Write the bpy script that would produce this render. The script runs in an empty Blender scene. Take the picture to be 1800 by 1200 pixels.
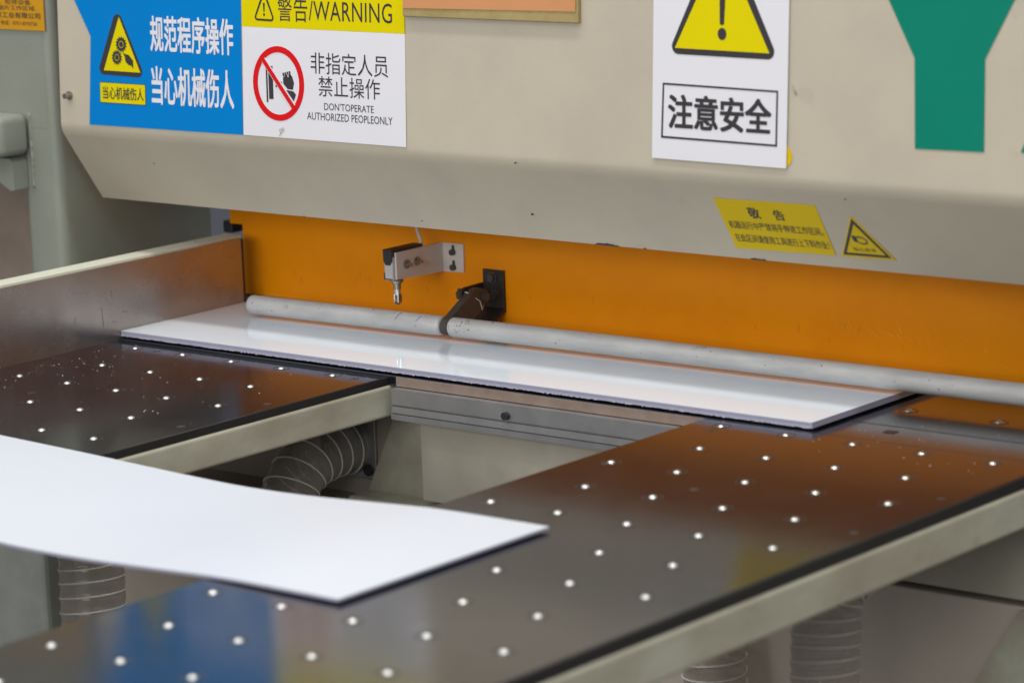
import bpy, bmesh, math, random
from mathutils import Vector, Matrix
random.seed(7)
SC = bpy.context.scene
COL = SC.collection

# ------------------------------------------------------------------ camera
cd = bpy.data.cameras.new('camera'); cam = bpy.data.objects.new('camera', cd); COL.objects.link(cam)
CAM = Vector((2.3274, -3.1838, 0.8904))
YAW, PITCH, ROLL = -0.6979, -0.1933, -0.0382
f = Vector((math.sin(YAW)*math.cos(PITCH), math.cos(YAW)*math.cos(PITCH), math.sin(PITCH)))
r0 = f.cross(Vector((0, 0, 1))).normalized(); u0 = r0.cross(f)
rt = r0*math.cos(ROLL) + u0*math.sin(ROLL); up = -r0*math.sin(ROLL) + u0*math.cos(ROLL)
cam.matrix_world = Matrix(((rt.x, up.x, -f.x, CAM.x), (rt.y, up.y, -f.y, CAM.y), (rt.z, up.z, -f.z, CAM.z), (0, 0, 0, 1)))
cd.sensor_width = 36; cd.sensor_fit = 'HORIZONTAL'; cd.lens = 111.22
cd.clip_start = 0.05; cd.clip_end = 100
cd.dof.use_dof = True; cd.dof.focus_distance = 4.42; cd.dof.aperture_fstop = 4.2
SC.camera = cam

# ------------------------------------------------------------------ light
w = bpy.data.worlds.new('World'); SC.world = w; w.use_nodes = True
nt = w.node_tree; bg = nt.nodes['Background']
bg.inputs['Color'].default_value = (0.96, 0.98, 1.0, 1); bg.inputs['Strength'].default_value = 1.0
# a bright factory hall: pale ceiling above, dim machines and floor below the horizon
_tc = nt.nodes.new('ShaderNodeTexCoord'); _sx = nt.nodes.new('ShaderNodeSeparateXYZ'); _rp = nt.nodes.new('ShaderNodeValToRGB')
_mr = nt.nodes.new('ShaderNodeMapRange'); _mr.inputs['From Min'].default_value = -1; _mr.inputs['From Max'].default_value = 1
nt.links.new(_tc.outputs['Generated'], _sx.inputs['Vector']); nt.links.new(_sx.outputs['Z'], _mr.inputs['Value'])
nt.links.new(_mr.outputs['Result'], _rp.inputs['Fac']); nt.links.new(_rp.outputs['Color'], bg.inputs['Color'])
_e = _rp.color_ramp.elements
for _k, (_p, _v) in enumerate(((0.485, 0.035), (0.53, 0.16), (0.62, 0.42), (0.80, 0.95))):
    _q = _e[_k] if _k < 2 else _e.new(_p)
    _q.position = _p; _q.color = (_v, _v, _v*1.015, 1)

def lamp(name, loc, sx, sy, power, col=(1.0, 0.985, 0.95), target=None):
    ld = bpy.data.lights.new(name, 'AREA'); ld.shape = 'RECTANGLE'; ld.size = sx; ld.size_y = sy
    ld.energy = power; ld.color = col
    o = bpy.data.objects.new(name, ld); COL.objects.link(o); o.location = loc
    if target is not None:
        d = (Vector(target) - Vector(loc)).normalized()
        o.rotation_euler = d.to_track_quat('-Z', 'Y').to_euler()
    return o
lamp('area_lamp', (-0.3, -0.62, 3.6), 4.2, 0.25, 72)  # ceiling row above the tables, then the next ceiling row
lamp('area_lamp', (-0.3, -2.9, 3.6), 4.2, 0.25, 14, target=(-0.3, -1.2, 0))
lamp('area_lamp', (0.6, -6.4, 1.75), 4.6, 1.6, 130, target=(-0.3, 0, 0.1))  # added low front fill to brighten the orange beam, not a ceiling fitting

vs = SC.view_settings
vs.view_transform = 'Standard'; vs.look = 'None'; vs.exposure = 0.0; vs.gamma = 1.0; vs.use_curve_mapping = False

# ------------------------------------------------------------------ materials
def mat(name, col, rough=0.5, metal=0.0, ior=1.5, mottle=0.0, mscale=6.0, bump=0.0, bscale=400.0,
        col2=None, spots=0.0, spot_col=(0.1, 0.08, 0.06), sscale=40.0, rvar=0.0, streak=None):
    m = bpy.data.materials.new(name); m.use_nodes = True
    n = m.node_tree.nodes; L = m.node_tree.links
    b = n['Principled BSDF']
    b.inputs['Base Color'].default_value = (*col, 1); b.inputs['Roughness'].default_value = rough
    b.inputs['Metallic'].default_value = metal; b.inputs['IOR'].default_value = ior
    tc = n.new('ShaderNodeTexCoord'); src = tc.outputs['Object']
    out = None
    if mottle:
        mp = n.new('ShaderNodeMapping'); L.new(src, mp.inputs['Vector'])
        if streak: mp.inputs['Scale'].default_value = streak
        nz = n.new('ShaderNodeTexNoise'); nz.inputs['Scale'].default_value = mscale; nz.inputs['Detail'].default_value = 7
        nz.inputs['Roughness'].default_value = 0.62
        L.new(mp.outputs['Vector'], nz.inputs['Vector'])
        rp = n.new('ShaderNodeValToRGB'); rp.color_ramp.elements[0].position = 0.32; rp.color_ramp.elements[1].position = 0.68
        c2 = col2 or tuple(c*(1-mottle) for c in col)
        rp.color_ramp.elements[0].color = (*c2, 1); rp.color_ramp.elements[1].color = (*col, 1)
        L.new(nz.outputs['Fac'], rp.inputs['Fac']); out = rp.outputs['Color']
    if spots:
        vz = n.new('ShaderNodeTexNoise'); vz.inputs['Scale'].default_value = sscale; vz.inputs['Detail'].default_value = 3
        L.new(src, vz.inputs['Vector'])
        r2 = n.new('ShaderNodeValToRGB'); r2.color_ramp.elements[0].position = 0.70; r2.color_ramp.elements[1].position = 0.74
        r2.color_ramp.elements[0].color = (0, 0, 0, 1); r2.color_ramp.elements[1].color = (spots, spots, spots, 1)
        L.new(vz.outputs['Fac'], r2.inputs['Fac'])
        mx = n.new('ShaderNodeMix'); mx.data_type = 'RGBA'
        L.new(r2.outputs['Color'], mx.inputs['Factor'])
        if out: L.new(out, mx.inputs['A'])
        else: mx.inputs['A'].default_value = (*col, 1)
        mx.inputs['B'].default_value = (*spot_col, 1); out = mx.outputs['Result']
    if out: L.new(out, b.inputs['Base Color'])
    if rvar:
        nz = n.new('ShaderNodeTexNoise'); nz.inputs['Scale'].default_value = 14; nz.inputs['Detail'].default_value = 6
        L.new(src, nz.inputs['Vector'])
        mr = n.new('ShaderNodeMapRange'); mr.inputs['To Min'].default_value = max(0.02, rough-rvar); mr.inputs['To Max'].default_value = rough+rvar
        mr.inputs['From Min'].default_value = 0.3; mr.inputs['From Max'].default_value = 0.7
        L.new(nz.outputs['Fac'], mr.inputs['Value']); L.new(mr.outputs['Result'], b.inputs['Roughness'])
    if bump:
        nz = n.new('ShaderNodeTexNoise'); nz.inputs['Scale'].default_value = bscale; nz.inputs['Detail'].default_value = 2
        L.new(src, nz.inputs['Vector'])
        bp = n.new('ShaderNodeBump'); bp.inputs['Strength'].default_value = bump; bp.inputs['Distance'].default_value = 0.001
        L.new(nz.outputs['Fac'], bp.inputs['Height']); L.new(bp.outputs['Normal'], b.inputs['Normal'])
    return m

M = {}
M['hood'] = mat('cream_paint', (0.60, 0.54, 0.42), 0.48, ior=1.35, mottle=0.1, mscale=9, col2=(0.55, 0.49, 0.395), spots=0.16, spot_col=(0.36, 0.32, 0.27), sscale=17, bump=0.15, bscale=260, rvar=0.08)
M['column'] = mat('grey_green_paint', (0.30, 0.32, 0.27), 0.42, mottle=0.1, mscale=7, bump=0.45, bscale=330, rvar=0.08)
M['beam'] = mat('pale_green_paint', (0.57, 0.575, 0.46), 0.32, mottle=0.1, mscale=13, col2=(0.40, 0.365, 0.285), spots=0.35, spot_col=(0.36, 0.30, 0.22), sscale=9, bump=0.2, bscale=300, streak=(1, 0.5, 1))
M['body'] = mat('body_cream_paint', (0.50, 0.47, 0.39), 0.5, mottle=0.1, mscale=8, col2=(0.40, 0.37, 0.30), bump=0.2, bscale=300)
M['fencepaint'] = mat('fence_cream_paint', (0.74, 0.74, 0.60), 0.4, mottle=0.08, mscale=12, bump=0.2, bscale=300)
M['lower'] = mat('lower_cream_paint', (0.62, 0.55, 0.47), 0.5, mottle=0.1, mscale=6, bump=0.2, bscale=300)
M['body_back'] = mat('body_shade_paint', (0.44, 0.38, 0.32), 0.55, mottle=0.1, mscale=9, bump=0.2, bscale=250)  # shade beside the diagonal put into the back panel's colour
M['body_dark'] = mat('brown_and_shade_paint', (0.33, 0.26, 0.21), 0.6, mottle=0.1, mscale=14, col2=(0.25, 0.2, 0.165), bump=0.3, bscale=200)  # brown of the ledge; on the recess panel it paints shade
M['orange'] = mat('orange_paint', (0.97, 0.33, 0.0), 0.42, ior=1.32, mottle=0.1, mscale=7, col2=(0.90, 0.29, 0.0), bump=0.1, bscale=300)
M['table'] = mat('dark_phenolic', (0.010, 0.012, 0.019), 0.145, mottle=0.3, mscale=12, rvar=0.03, ior=1.68)
_b = M['table'].node_tree.nodes['Principled BSDF']; _b.inputs['Coat Weight'].default_value = 0.35; _b.inputs['Coat Roughness'].default_value = 0.13; _b.inputs['Coat IOR'].default_value = 1.65
M['edge'] = mat('phenolic_edge', (0.018, 0.017, 0.017), 0.6, mottle=0.3, mscale=120, bump=0.4, bscale=600)
M['bededge'] = mat('bed_edge_brown', (0.30, 0.22, 0.18), 0.6, mottle=0.25, mscale=40)
M['fence'] = mat('worn_steel_face', (0.45, 0.41, 0.38), 0.28, metal=0.86, mottle=0.2, mscale=9, bump=0.08, bscale=500, rvar=0.07, spots=0.5, spot_col=(0.5, 0.5, 0.5), sscale=140)
M['steel'] = mat('ball_steel', (0.74, 0.74, 0.72), 0.3, metal=1.0)
M['ring'] = mat('ball_ring', (0.05, 0.048, 0.046), 0.3)
M['alu'] = mat('aluminium', (0.46, 0.46, 0.47), 0.42, metal=0.75, mottle=0.2, mscale=20, bump=0.1, bscale=300)
M['roller'] = mat('galvanised_tube', (0.64, 0.64, 0.635), 0.46, metal=0.1, mottle=0.2, mscale=60, col2=(0.49, 0.49, 0.49), streak=(0.2, 1, 1), bump=0.3, bscale=160, spots=0.45, spot_col=(0.25, 0.24, 0.23), sscale=60, rvar=0.08)
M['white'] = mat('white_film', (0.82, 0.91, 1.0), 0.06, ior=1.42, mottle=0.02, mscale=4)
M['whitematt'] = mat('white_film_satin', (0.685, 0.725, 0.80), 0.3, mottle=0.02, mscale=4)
M['sheetedge'] = mat('violet_sheet_edge', (0.42, 0.42, 0.54), 0.3)
M['burr'] = mat('plastic_burr', (0.50, 0.50, 0.58), 0.4)
M['paper'] = mat('sticker_white', (0.87, 0.86, 0.91), 0.4, mottle=0.02, mscale=8)
M['blue'] = mat('sticker_blue', (0.0, 0.235, 0.68), 0.32, ior=1.3, mottle=0.05, mscale=6)
M['yellow'] = mat('sticker_yellow', (0.83, 0.70, 0.0), 0.35, ior=1.3, mottle=0.03, mscale=9)
M['yellow2'] = mat('notice_yellow', (0.80, 0.575, 0.0), 0.45, ior=1.25, mottle=0.05, mscale=14)
M['black'] = mat('print_black', (0.055, 0.05, 0.055), 0.4, ior=1.3)
M['red'] = mat('print_red', (0.76, 0.012, 0.016), 0.35, ior=1.3)
M['green'] = mat('letter_green', (0.0, 0.245, 0.165), 0.42, ior=1.3, mottle=0.06, mscale=8)
M['salmon'] = mat('card_salmon', (0.70, 0.32, 0.135), 0.55, mottle=0.05, mscale=14)
M['tan'] = mat('board_tan', (0.47, 0.36, 0.15), 0.55, mottle=0.2, mscale=60, spots=0.7, sscale=260)
M['amber'] = mat('plate_amber', (0.70, 0.34, 0.01), 0.4, mottle=0.05, mscale=20)
M['greymetal'] = mat('painted_bracket', (0.70, 0.64, 0.60), 0.38, mottle=0.08, mscale=30, spots=0.3, sscale=120)
M['switch'] = mat('switch_grey', (0.50, 0.49, 0.48), 0.4)
M['dark'] = mat('dark_plastic', (0.025, 0.025, 0.028), 0.45)
M['screw'] = mat('zinc_screw', (0.36, 0.33, 0.29), 0.35, metal=0.8)
M['iron'] = mat('oily_iron', (0.055, 0.045, 0.042), 0.42, metal=0.4, mottle=0.3, mscale=60, bump=0.3, bscale=300)
M['rust'] = mat('brown_iron', (0.078, 0.066, 0.058), 0.5, metal=0.0, mottle=0.3, mscale=70, bump=0.3, bscale=300)
M['cable'] = mat('white_cable', (0.72, 0.68, 0.62), 0.4)
M['wire'] = mat('hose_wire', (0.78, 0.74, 0.71), 0.35)
M['floor'] = mat('floor_concrete', (0.09, 0.09, 0.087), 0.5, mottle=0.2, mscale=3)
M['wall'] = mat('wall_paint', (0.16, 0.165, 0.20), 0.6)
M['crumb'] = mat('crumb_white', (0.8, 0.8, 0.8), 0.5)
# clear hose film: thin clear plastic
def clear_mat():
    m = bpy.data.materials.new('clear_hose_film'); m.use_nodes = True
    n = m.node_tree.nodes; L = m.node_tree.links; n.clear()
    o = n.new('ShaderNodeOutputMaterial'); mx = n.new('ShaderNodeMixShader'); t = n.new('ShaderNodeBsdfTransparent')
    t.inputs['Color'].default_value = (0.86, 0.83, 0.79, 1)
    p = n.new('ShaderNodeBsdfPrincipled'); p.inputs['Base Color'].default_value = (0.50, 0.46, 0.41, 1); p.inputs['Roughness'].default_value = 0.09
    lw = n.new('ShaderNodeLayerWeight'); lw.inputs['Blend'].default_value = 0.3
    mr = n.new('ShaderNodeMapRange'); mr.inputs['To Min'].default_value = 0.33; mr.inputs['To Max'].default_value = 0.9
    L.new(lw.outputs['Facing'], mr.inputs['Value']); L.new(mr.outputs['Result'], mx.inputs['Fac'])
    nz = n.new('ShaderNodeTexNoise'); nz.inputs['Scale'].default_value = 45
    tc = n.new('ShaderNodeTexCoord'); L.new(tc.outputs['Object'], nz.inputs['Vector'])
    b = n.new('ShaderNodeBump'); b.inputs['Strength'].default_value = 0.6; b.inputs['Distance'].default_value = 0.004
    L.new(nz.outputs['Fac'], b.inputs['Height']); L.new(b.outputs['Normal'], p.inputs['Normal'])
    L.new(t.outputs[0], mx.inputs[1]); L.new(p.outputs[0], mx.inputs[2]); L.new(mx.outputs[0], o.inputs['Surface'])
    return m
M['clear'] = clear_mat()

# ------------------------------------------------------------------ helpers
def tag(o, label=None, cat=None, group=None, kind=None):
    if label: o['label'] = label
    if cat: o['category'] = cat
    if group: o['group'] = group
    if kind: o['kind'] = kind
    return o

def thing(name, label, cat, loc=(0, 0, 0), group=None):
    o = bpy.data.objects.new(name, None); COL.objects.link(o); o.location = loc
    o.empty_display_size = 0.05
    return tag(o, label, cat, group)

def link_mesh(name, me, mats, parent=None, smooth=False):
    o = bpy.data.objects.new(name, me); COL.objects.link(o)
    for m in (mats if isinstance(mats, (list, tuple)) else [mats]): me.materials.append(m)
    if smooth:
        for p in me.polygons: p.use_smooth = True
    if parent:
        o.parent = parent
        # children are modelled in world space: undo the parent's own transform
        o.matrix_parent_inverse = parent_world(parent).inverted()
    return o

def parent_world(p):
    mw = p.matrix_basis.copy()
    if p.parent: mw = parent_world(p.parent) @ p.matrix_parent_inverse @ mw
    return mw

def obj(name, bm, mats, parent=None, smooth=False):
    bmesh.ops.recalc_face_normals(bm, faces=bm.faces[:])
    me = bpy.data.meshes.new(name); bm.to_mesh(me); bm.free()
    return link_mesh(name, me, mats, parent, smooth)

def box(bm, x0, x1, y0, y1, z0, z1, bev=0.0, seg=2, mi=0):
    vs_ = [bm.verts.new((x, y, z)) for x in (x0, x1) for y in (y0, y1) for z in (z0, z1)]
    q = [(0, 1, 3, 2), (4, 6, 7, 5), (0, 4, 5, 1), (2, 3, 7, 6), (0, 2, 6, 4), (1, 5, 7, 3)]
    fs = [bm.faces.new([vs_[i] for i in k]) for k in q]
    for fc in fs: fc.material_index = mi
    if bev:
        es = list({e for fc in fs for e in fc.edges})
        bmesh.ops.bevel(bm, geom=es, offset=bev, segments=seg, affect='EDGES', profile=0.5)

def cyl(bm, p0, p1, r, n=20, r2=None, cap=True):
    p0, p1 = Vector(p0), Vector(p1); d = (p1-p0).normalized()
    a = d.orthogonal().normalized(); b = d.cross(a)
    R2 = r if r2 is None else r2
    A = [bm.verts.new(p0 + (a*math.cos(t)+b*math.sin(t))*r) for t in (2*math.pi*i/n for i in range(n))]
    B = [bm.verts.new(p1 + (a*math.cos(t)+b*math.sin(t))*R2) for t in (2*math.pi*i/n for i in range(n))]
    for i in range(n): bm.faces.new((A[i], A[(i+1) % n], B[(i+1) % n], B[i]))
    if cap: bm.faces.new(A[::-1]); bm.faces.new(B)

def tube(bm, pts, r, n=10, cap=True):
    pts = [Vector(p) for p in pts]; rings = []
    t0 = (pts[1]-pts[0]).normalized(); a = t0.orthogonal().normalized()
    for i, p in enumerate(pts):
        t = (pts[min(i+1, len(pts)-1)] - pts[max(i-1, 0)]).normalized()
        a = (a - t*a.dot(t)).normalized(); b = t.cross(a)
        rr = r[i] if isinstance(r, (list, tuple)) else r
        rings.append([bm.verts.new(p + (a*math.cos(k)+b*math.sin(k))*rr) for k in (2*math.pi*j/n for j in range(n))])
    for R0, R1 in zip(rings, rings[1:]):
        for j in range(n): bm.faces.new((R0[j], R0[(j+1) % n], R1[(j+1) % n], R1[j]))
    if cap: bm.faces.new(rings[0][::-1]); bm.faces.new(rings[-1])

def prism_x(bm, prof, x0, x1, mi=0):          # closed (y,z) profile pushed along X
    A = [bm.verts.new((x0, y, z)) for y, z in prof]; B = [bm.verts.new((x1, y, z)) for y, z in prof]; n = len(prof)
    fs = [bm.faces.new((A[i], A[(i+1) % n], B[(i+1) % n], B[i])) for i in range(n)]
    fs += [bm.faces.new(A[::-1]), bm.faces.new(B)]
    for fc in fs: fc.material_index = mi

def prism_y(bm, prof, y0, y1, mi=0):          # closed (x,z) profile pushed along Y
    A = [bm.verts.new((x, y0, z)) for x, z in prof]; B = [bm.verts.new((x, y1, z)) for x, z in prof]; n = len(prof)
    fs = [bm.faces.new((A[i], A[(i+1) % n], B[(i+1) % n], B[i])) for i in range(n)]
    fs += [bm.faces.new(A[::-1]), bm.faces.new(B)]
    for fc in fs: fc.material_index = mi

def sphere(bm, c, r, u=14, v=8):
    bmesh.ops.create_uvsphere(bm, u_segments=u, v_segments=v, radius=r, matrix=Matrix.Translation(c))

# flat artwork: 2-D loops (holes by even-odd) -> thin solid mesh in the sign's own frame
def art(name, loops, m, frame, parent, depth=0.0002, lift=0.0):
    c = bpy.data.curves.new(name, 'CURVE'); c.dimensions = '2D'; c.fill_mode = 'BOTH'; c.extrude = depth
    for lp in loops:
        s = c.splines.new('POLY'); s.points.add(len(lp)-1); s.use_cyclic_u = True
        for p, q in zip(s.points, lp): p.co = (q[0], q[1], 0, 1)
    return curve_to_mesh(name, c, m, frame, parent, lift)

def curve_to_mesh(name, c, m, frame, parent, lift=0.0, fit=None):
    o = bpy.data.objects.new('tmp', c); COL.objects.link(o)
    dg = bpy.context.evaluated_depsgraph_get()
    me = bpy.data.meshes.new_from_object(o.evaluated_get(dg))
    bpy.data.objects.remove(o); bpy.data.curves.remove(c)
    me.name = name; me.materials.clear()
    if fit:
        xs = [v.co.x for v in me.vertices]; ys = [v.co.y for v in me.vertices]
        x0, x1, y0, y1 = fit; ax, bx, ay, by = min(xs), max(xs), min(ys), max(ys)
        for v in me.vertices:
            v.co.x = x0 + (v.co.x-ax)/(bx-ax)*(x1-x0); v.co.y = y0 + (v.co.y-ay)/(by-ay)*(y1-y0)
    for v in me.vertices: v.co.z += lift
    me.transform(frame)
    return link_mesh(name, me, m, parent)

def text(name, body, fit, m, frame, parent, bold=0.0, lift=0.0, depth=0.0001, space=1.0):
    c = bpy.data.curves.new(name, 'FONT'); c.body = body; c.size = 1.0; c.offset = bold; c.resolution_u = 3
    c.space_character = space; c.extrude = 0.0
    c.offset = 0.0
    if bold <= 0: return curve_to_mesh(name, c, m, frame, parent, lift, fit)
    # heavier strokes: the same outline laid a few times, each copy shifted and 10 microns higher
    o = bpy.data.objects.new('tmp', c); COL.objects.link(o)
    dg = bpy.context.evaluated_depsgraph_get()
    me = bpy.data.meshes.new_from_object(o.evaluated_get(dg)); bpy.data.objects.remove(o); bpy.data.curves.remove(c)
    xs = [v.co.x for v in me.vertices]; ys = [v.co.y for v in me.vertices]
    ax, bx, ay, by = min(xs), max(xs), min(ys), max(ys); x0, x1, y0, y1 = fit
    hx, hy = (x1-x0)/(bx-ax), (y1-y0)/(by-ay)
    bm = bmesh.new()
    for k, (dx, dy) in enumerate(((-1, -.6), (-1, .6), (1, -.6), (1, .6), (0, 0), (0, .7), (0, -.7), (-1, 0), (1, 0))):
        n0 = len(bm.verts); bm.from_mesh(me); bm.verts.ensure_lookup_table()
        for v in bm.verts[n0:]:
            v.co = Vector((x0+(v.co.x-ax+dx*bold)*hx, y0+(v.co.y-ay+dy*bold)*hy, lift+k*0.00001))
    bm.transform(frame); me2 = bpy.data.meshes.new(name); bm.to_mesh(me2); bm.free(); bpy.data.meshes.remove(me)
    return link_mesh(name, me2, m, parent)

def rounded(pts, r, n=6):                        # polygon with rounded corners
    out = []; k = len(pts)
    rr = r if isinstance(r, (list, tuple)) else [r]*k
    for i in range(k):
        p = Vector((*pts[i], 0)); a = (Vector((*pts[i-1], 0))-p); b = (Vector((*pts[(i+1) % k], 0))-p)
        R = rr[i]
        if R <= 0: out.append((p.x, p.y)); continue
        la, lb = a.length, b.length; a.normalize(); b.normalize()
        th = a.angle(b); d = min(R/math.tan(th/2), la*0.49, lb*0.49); R = d*math.tan(th/2)
        cc = p + (a+b).normalized()*(R/math.sin(th/2))
        s = p+a*d-cc; e = p+b*d-cc
        for j in range(n+1):
            t = j/n; v = (s*(1-t)+e*t).normalized()*R; out.append((cc.x+v.x, cc.y+v.y))
    return out

def ellipse(cx, cy, rx, ry, n=40): return [(cx+rx*math.cos(2*math.pi*i/n), cy+ry*math.sin(2*math.pi*i/n)) for i in range(n)]
def rect(x0, x1, y0, y1): return [(x0, y0), (x1, y0), (x1, y1), (x0, y1)]
def gear(cx, cy, r0, r1, n=14):
    out = []
    for i in range(n):
        for fr, r in ((0.05, r0), (0.15, r1), (0.5, r1), (0.6, r0)):
            a = 2*math.pi*(i+fr)/n; out.append((cx+r*math.cos(a), cy+r*math.sin(a)))
    return out

# ------------------------------------------------------------------ setting
bm = bmesh.new(); box(bm, -9, 9, -9, 9, -0.95, -0.90)
tag(obj('floor', bm, M['floor']), kind='structure')
bm = bmesh.new(); box(bm, -9, 9, 4.0, 4.1, -0.9, 3.4)
tag(obj('factory_wall', bm, M['wall']), kind='structure')

# ------------------------------------------------------------------ machine base (below the tables)
base = thing('machine_base', 'cream painted steel base of the saw, seen through the gap between the tables', 'machine base', (-0.3, 0.3, -0.9))
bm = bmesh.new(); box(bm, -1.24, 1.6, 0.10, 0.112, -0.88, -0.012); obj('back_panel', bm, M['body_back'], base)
bm = bmesh.new(); box(bm, -0.560, 1.6, 0.05, 0.0975, -0.181, -0.0595, 0.002); obj('front_panel', bm, M['body'], base)
bm = bmesh.new(); box(bm, -0.560, 1.6, 0.05, 0.0975, -0.88, -0.189, 0.002); obj('lower_panel', bm, M['lower'], base)
bm = bmesh.new(); prism_y(bm, [(-0.6205, -0.03), (-0.563, -0.03), (-0.563, -0.235), (-0.722, -0.235)], 0.091, 0.0985); obj('wedge_plate', bm, M['beam'], base)  # lit wedge along a diagonal shadow edge, built as a thin paler plate
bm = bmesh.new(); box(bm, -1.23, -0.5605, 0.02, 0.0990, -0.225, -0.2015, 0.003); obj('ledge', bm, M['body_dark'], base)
bm = bmesh.new(); box(bm, -0.70, -0.5605, 0.045, 0.0900, -0.2010, -0.190, 0.004); obj('ledge_block', bm, M['beam'], base)
bm = bmesh.new(); cyl(bm, (-0.735, 0.05, -0.2012), (-0.735, 0.05, -0.1975), 0.0055, 14); obj('screw', bm, M['dark'], base)
bm = bmesh.new(); prism_y(bm, [(0.342, -0.2965), (0.4085, -0.192), (1.5, -0.192), (1.5, -0.87), (-0.02, -0.87)], 0.044, 0.0495); obj('slant_plate', bm, M['beam'], base)  # pale plate with a slanted left edge
bm = bmesh.new(); box(bm, -1.75, -1.345, 0.03, 0.0990, -0.88, -0.10, 0.008); obj('foot', bm, mat('foot_grey_paint', (0.34, 0.36, 0.33), 0.5, mottle=0.25, mscale=10), base)
# dust port on the back panel
pp = bmesh.new(); box(pp, -0.84, -0.6865, 0.0945, 0.0995, -0.177, -0.07, 0.0015); pp = obj('port_plate', pp, M['alu'], base)
bm = bmesh.new(); cyl(bm, (-0.700, 0.0943, -0.163), (-0.700, 0.090, -0.163), 0.0085, 16); obj('bolt', bm, M['dark'], pp)
bm = bmesh.new(); cyl(bm, (-0.738, 0.094, -0.131), (-0.738, 0.075, -0.131), 0.0395, 32, cap=False); obj('spigot', bm, M['alu'], pp, True)

# ------------------------------------------------------------------ saw bed
bed = thing('saw_bed', 'dark saw bed with an aluminium edge rail under the long white panel', 'machine bed', (-0.3, 0.3, -0.02))
bm = bmesh.new(); box(bm, -1.185, 1.6, 0.030, 0.1085, -0.0145, -0.0005, 0.0012); box(bm, -1.185, 1.6, 0.1100, 0.60, -0.0145, -0.0002, 0.001)
obj('bed_board', bm, M['table'], bed)
bm = bmesh.new(); box(bm, -0.58, -0.0485, 0.0275, 0.0298, -0.0142, -0.0012); obj('board_edge', bm, M['bededge'], bed)
rail = bmesh.new()
prism_x(rail, [(0.016, -0.0155), (0.016, -0.0375), (0.021, -0.0378), (0.021, -0.0402), (0.016, -0.0405), (0.0155, -0.0495), (0.020, -0.0498), (0.020, -0.0512), (0.014, -0.0515), (0.014, -0.0590), (0.05, -0.0592), (0.05, -0.0155)], -0.580, 1.6)
rail = obj('edge_rail', rail, M['alu'], bed)
bm = bmesh.new(); cyl(bm, (-0.370, 0.0158, -0.0305), (-0.370, 0.0090, -0.0305), 0.0055, 14); obj('bolt', bm, M['dark'], rail)
bm = bmesh.new()
box(bm, 0.1945, 0.2105, 0.0745, 0.0875, -0.0006, 0.0002); obj('slot', bm, M['dark'], bed)

# ------------------------------------------------------------------ float tables
def ring_bm(c, r0, r1, h=0.00025, n=28):
    bm = bmesh.new(); z = c[2]
    for (ra, rb) in ((r0, r1),):
        A = [bm.verts.new((c[0]+ra*math.cos(2*math.pi*i/n), c[1]+ra*math.sin(2*math.pi*i/n), z+h)) for i in range(n)]
        B = [bm.verts.new((c[0]+rb*math.cos(2*math.pi*i/n), c[1]+rb*math.sin(2*math.pi*i/n), z+h)) for i in range(n)]
        Cc = [bm.verts.new((c[0]+ra*math.cos(2*math.pi*i/n), c[1]+ra*math.sin(2*math.pi*i/n), z-0.0005)) for i in range(n)]
        D = [bm.verts.new((c[0]+rb*math.cos(2*math.pi*i/n), c[1]+rb*math.sin(2*math.pi*i/n), z-0.0005)) for i in range(n)]
        for i in range(n):
            j = (i+1) % n
            bm.faces.new((A[i], A[j], B[j], B[i])); bm.faces.new((B[i], B[j], D[j], D[i])); bm.faces.new((Cc[j], Cc[i], D[i], D[j])); bm.faces.new((A[j], A[i], Cc[i], Cc[j]))
    return bm
bm = bmesh.new(); sphere(bm, (0, 0, 0), 0.0068, 18, 12)
bmesh.ops.recalc_face_normals(bm, faces=bm.faces[:])
BALL = bpy.data.meshes.new('ball'); bm.to_mesh(BALL); bm.free(); BALL.materials.append(M['steel'])
for p in BALL.polygons: p.use_smooth = True
bm = ring_bm((0, 0, 0), 0.0112, 0.0127)
RING = bpy.data.meshes.new('seat_ring'); bm.to_mesh(RING); bm.free(); RING.materials.append(M['ring'])
def put(name, me, parent, loc):
    o = bpy.data.objects.new(name, me); COL.objects.link(o); o.parent = parent; o.location = loc; return o
def balls(root, pts):
    base_loc = Vector(root.location)
    for x, y in pts:
        b = put('ball', BALL, root, Vector((x, y, -0.0043)) - base_loc)
        put('seat_ring', RING, b, (0, 0, 0.0043))
RB = 0.1145
def grid(ox, oy, rows):
    out = []
    for r in rows:
        n, off = (5, 0.0) if r % 2 == 1 else (4, 0.05)
        for c in range(n): out.append((ox+off+c*0.1, oy-(r-1)*RB/1.0))
    return out
balls(bed, [(0.157+0.134*k, 0.1945) for k in range(0, 3)])

rtab = thing('float_table', 'long dark ball table at the right, reaching towards the viewer', 'ball table', (0.21, -0.8, -0.9))
bm = bmesh.new(); box(bm, -0.045, 0.4640, -1.9, 0.0285, -0.0142, 0.0, 0.0012); obj('table_top', bm, M['table'], rtab)
bm = bmesh.new(); box(bm, 0.4642, 0.4665, -1.9, 0.10, -0.0140, -0.0010); obj('edge_band', bm, M['edge'], rtab)
bm = bmesh.new(); box(bm, 0.425, 0.4690, -1.9, 0.60, -0.0620, -0.0145, 0.0050, 4); obj('side_rail', bm, M['beam'], rtab, False)
bm = bmesh.new(); box(bm, 0.43, 0.465, -1.75, -1.70, -0.90, -0.066, 0.004); obj('leg', bm, M['beam'], rtab)
bm = bmesh.new(); box(bm, -0.04, -0.005, -1.75, -1.70, -0.90, -0.017, 0.004); obj('leg', bm, M['beam'], rtab)
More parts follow.
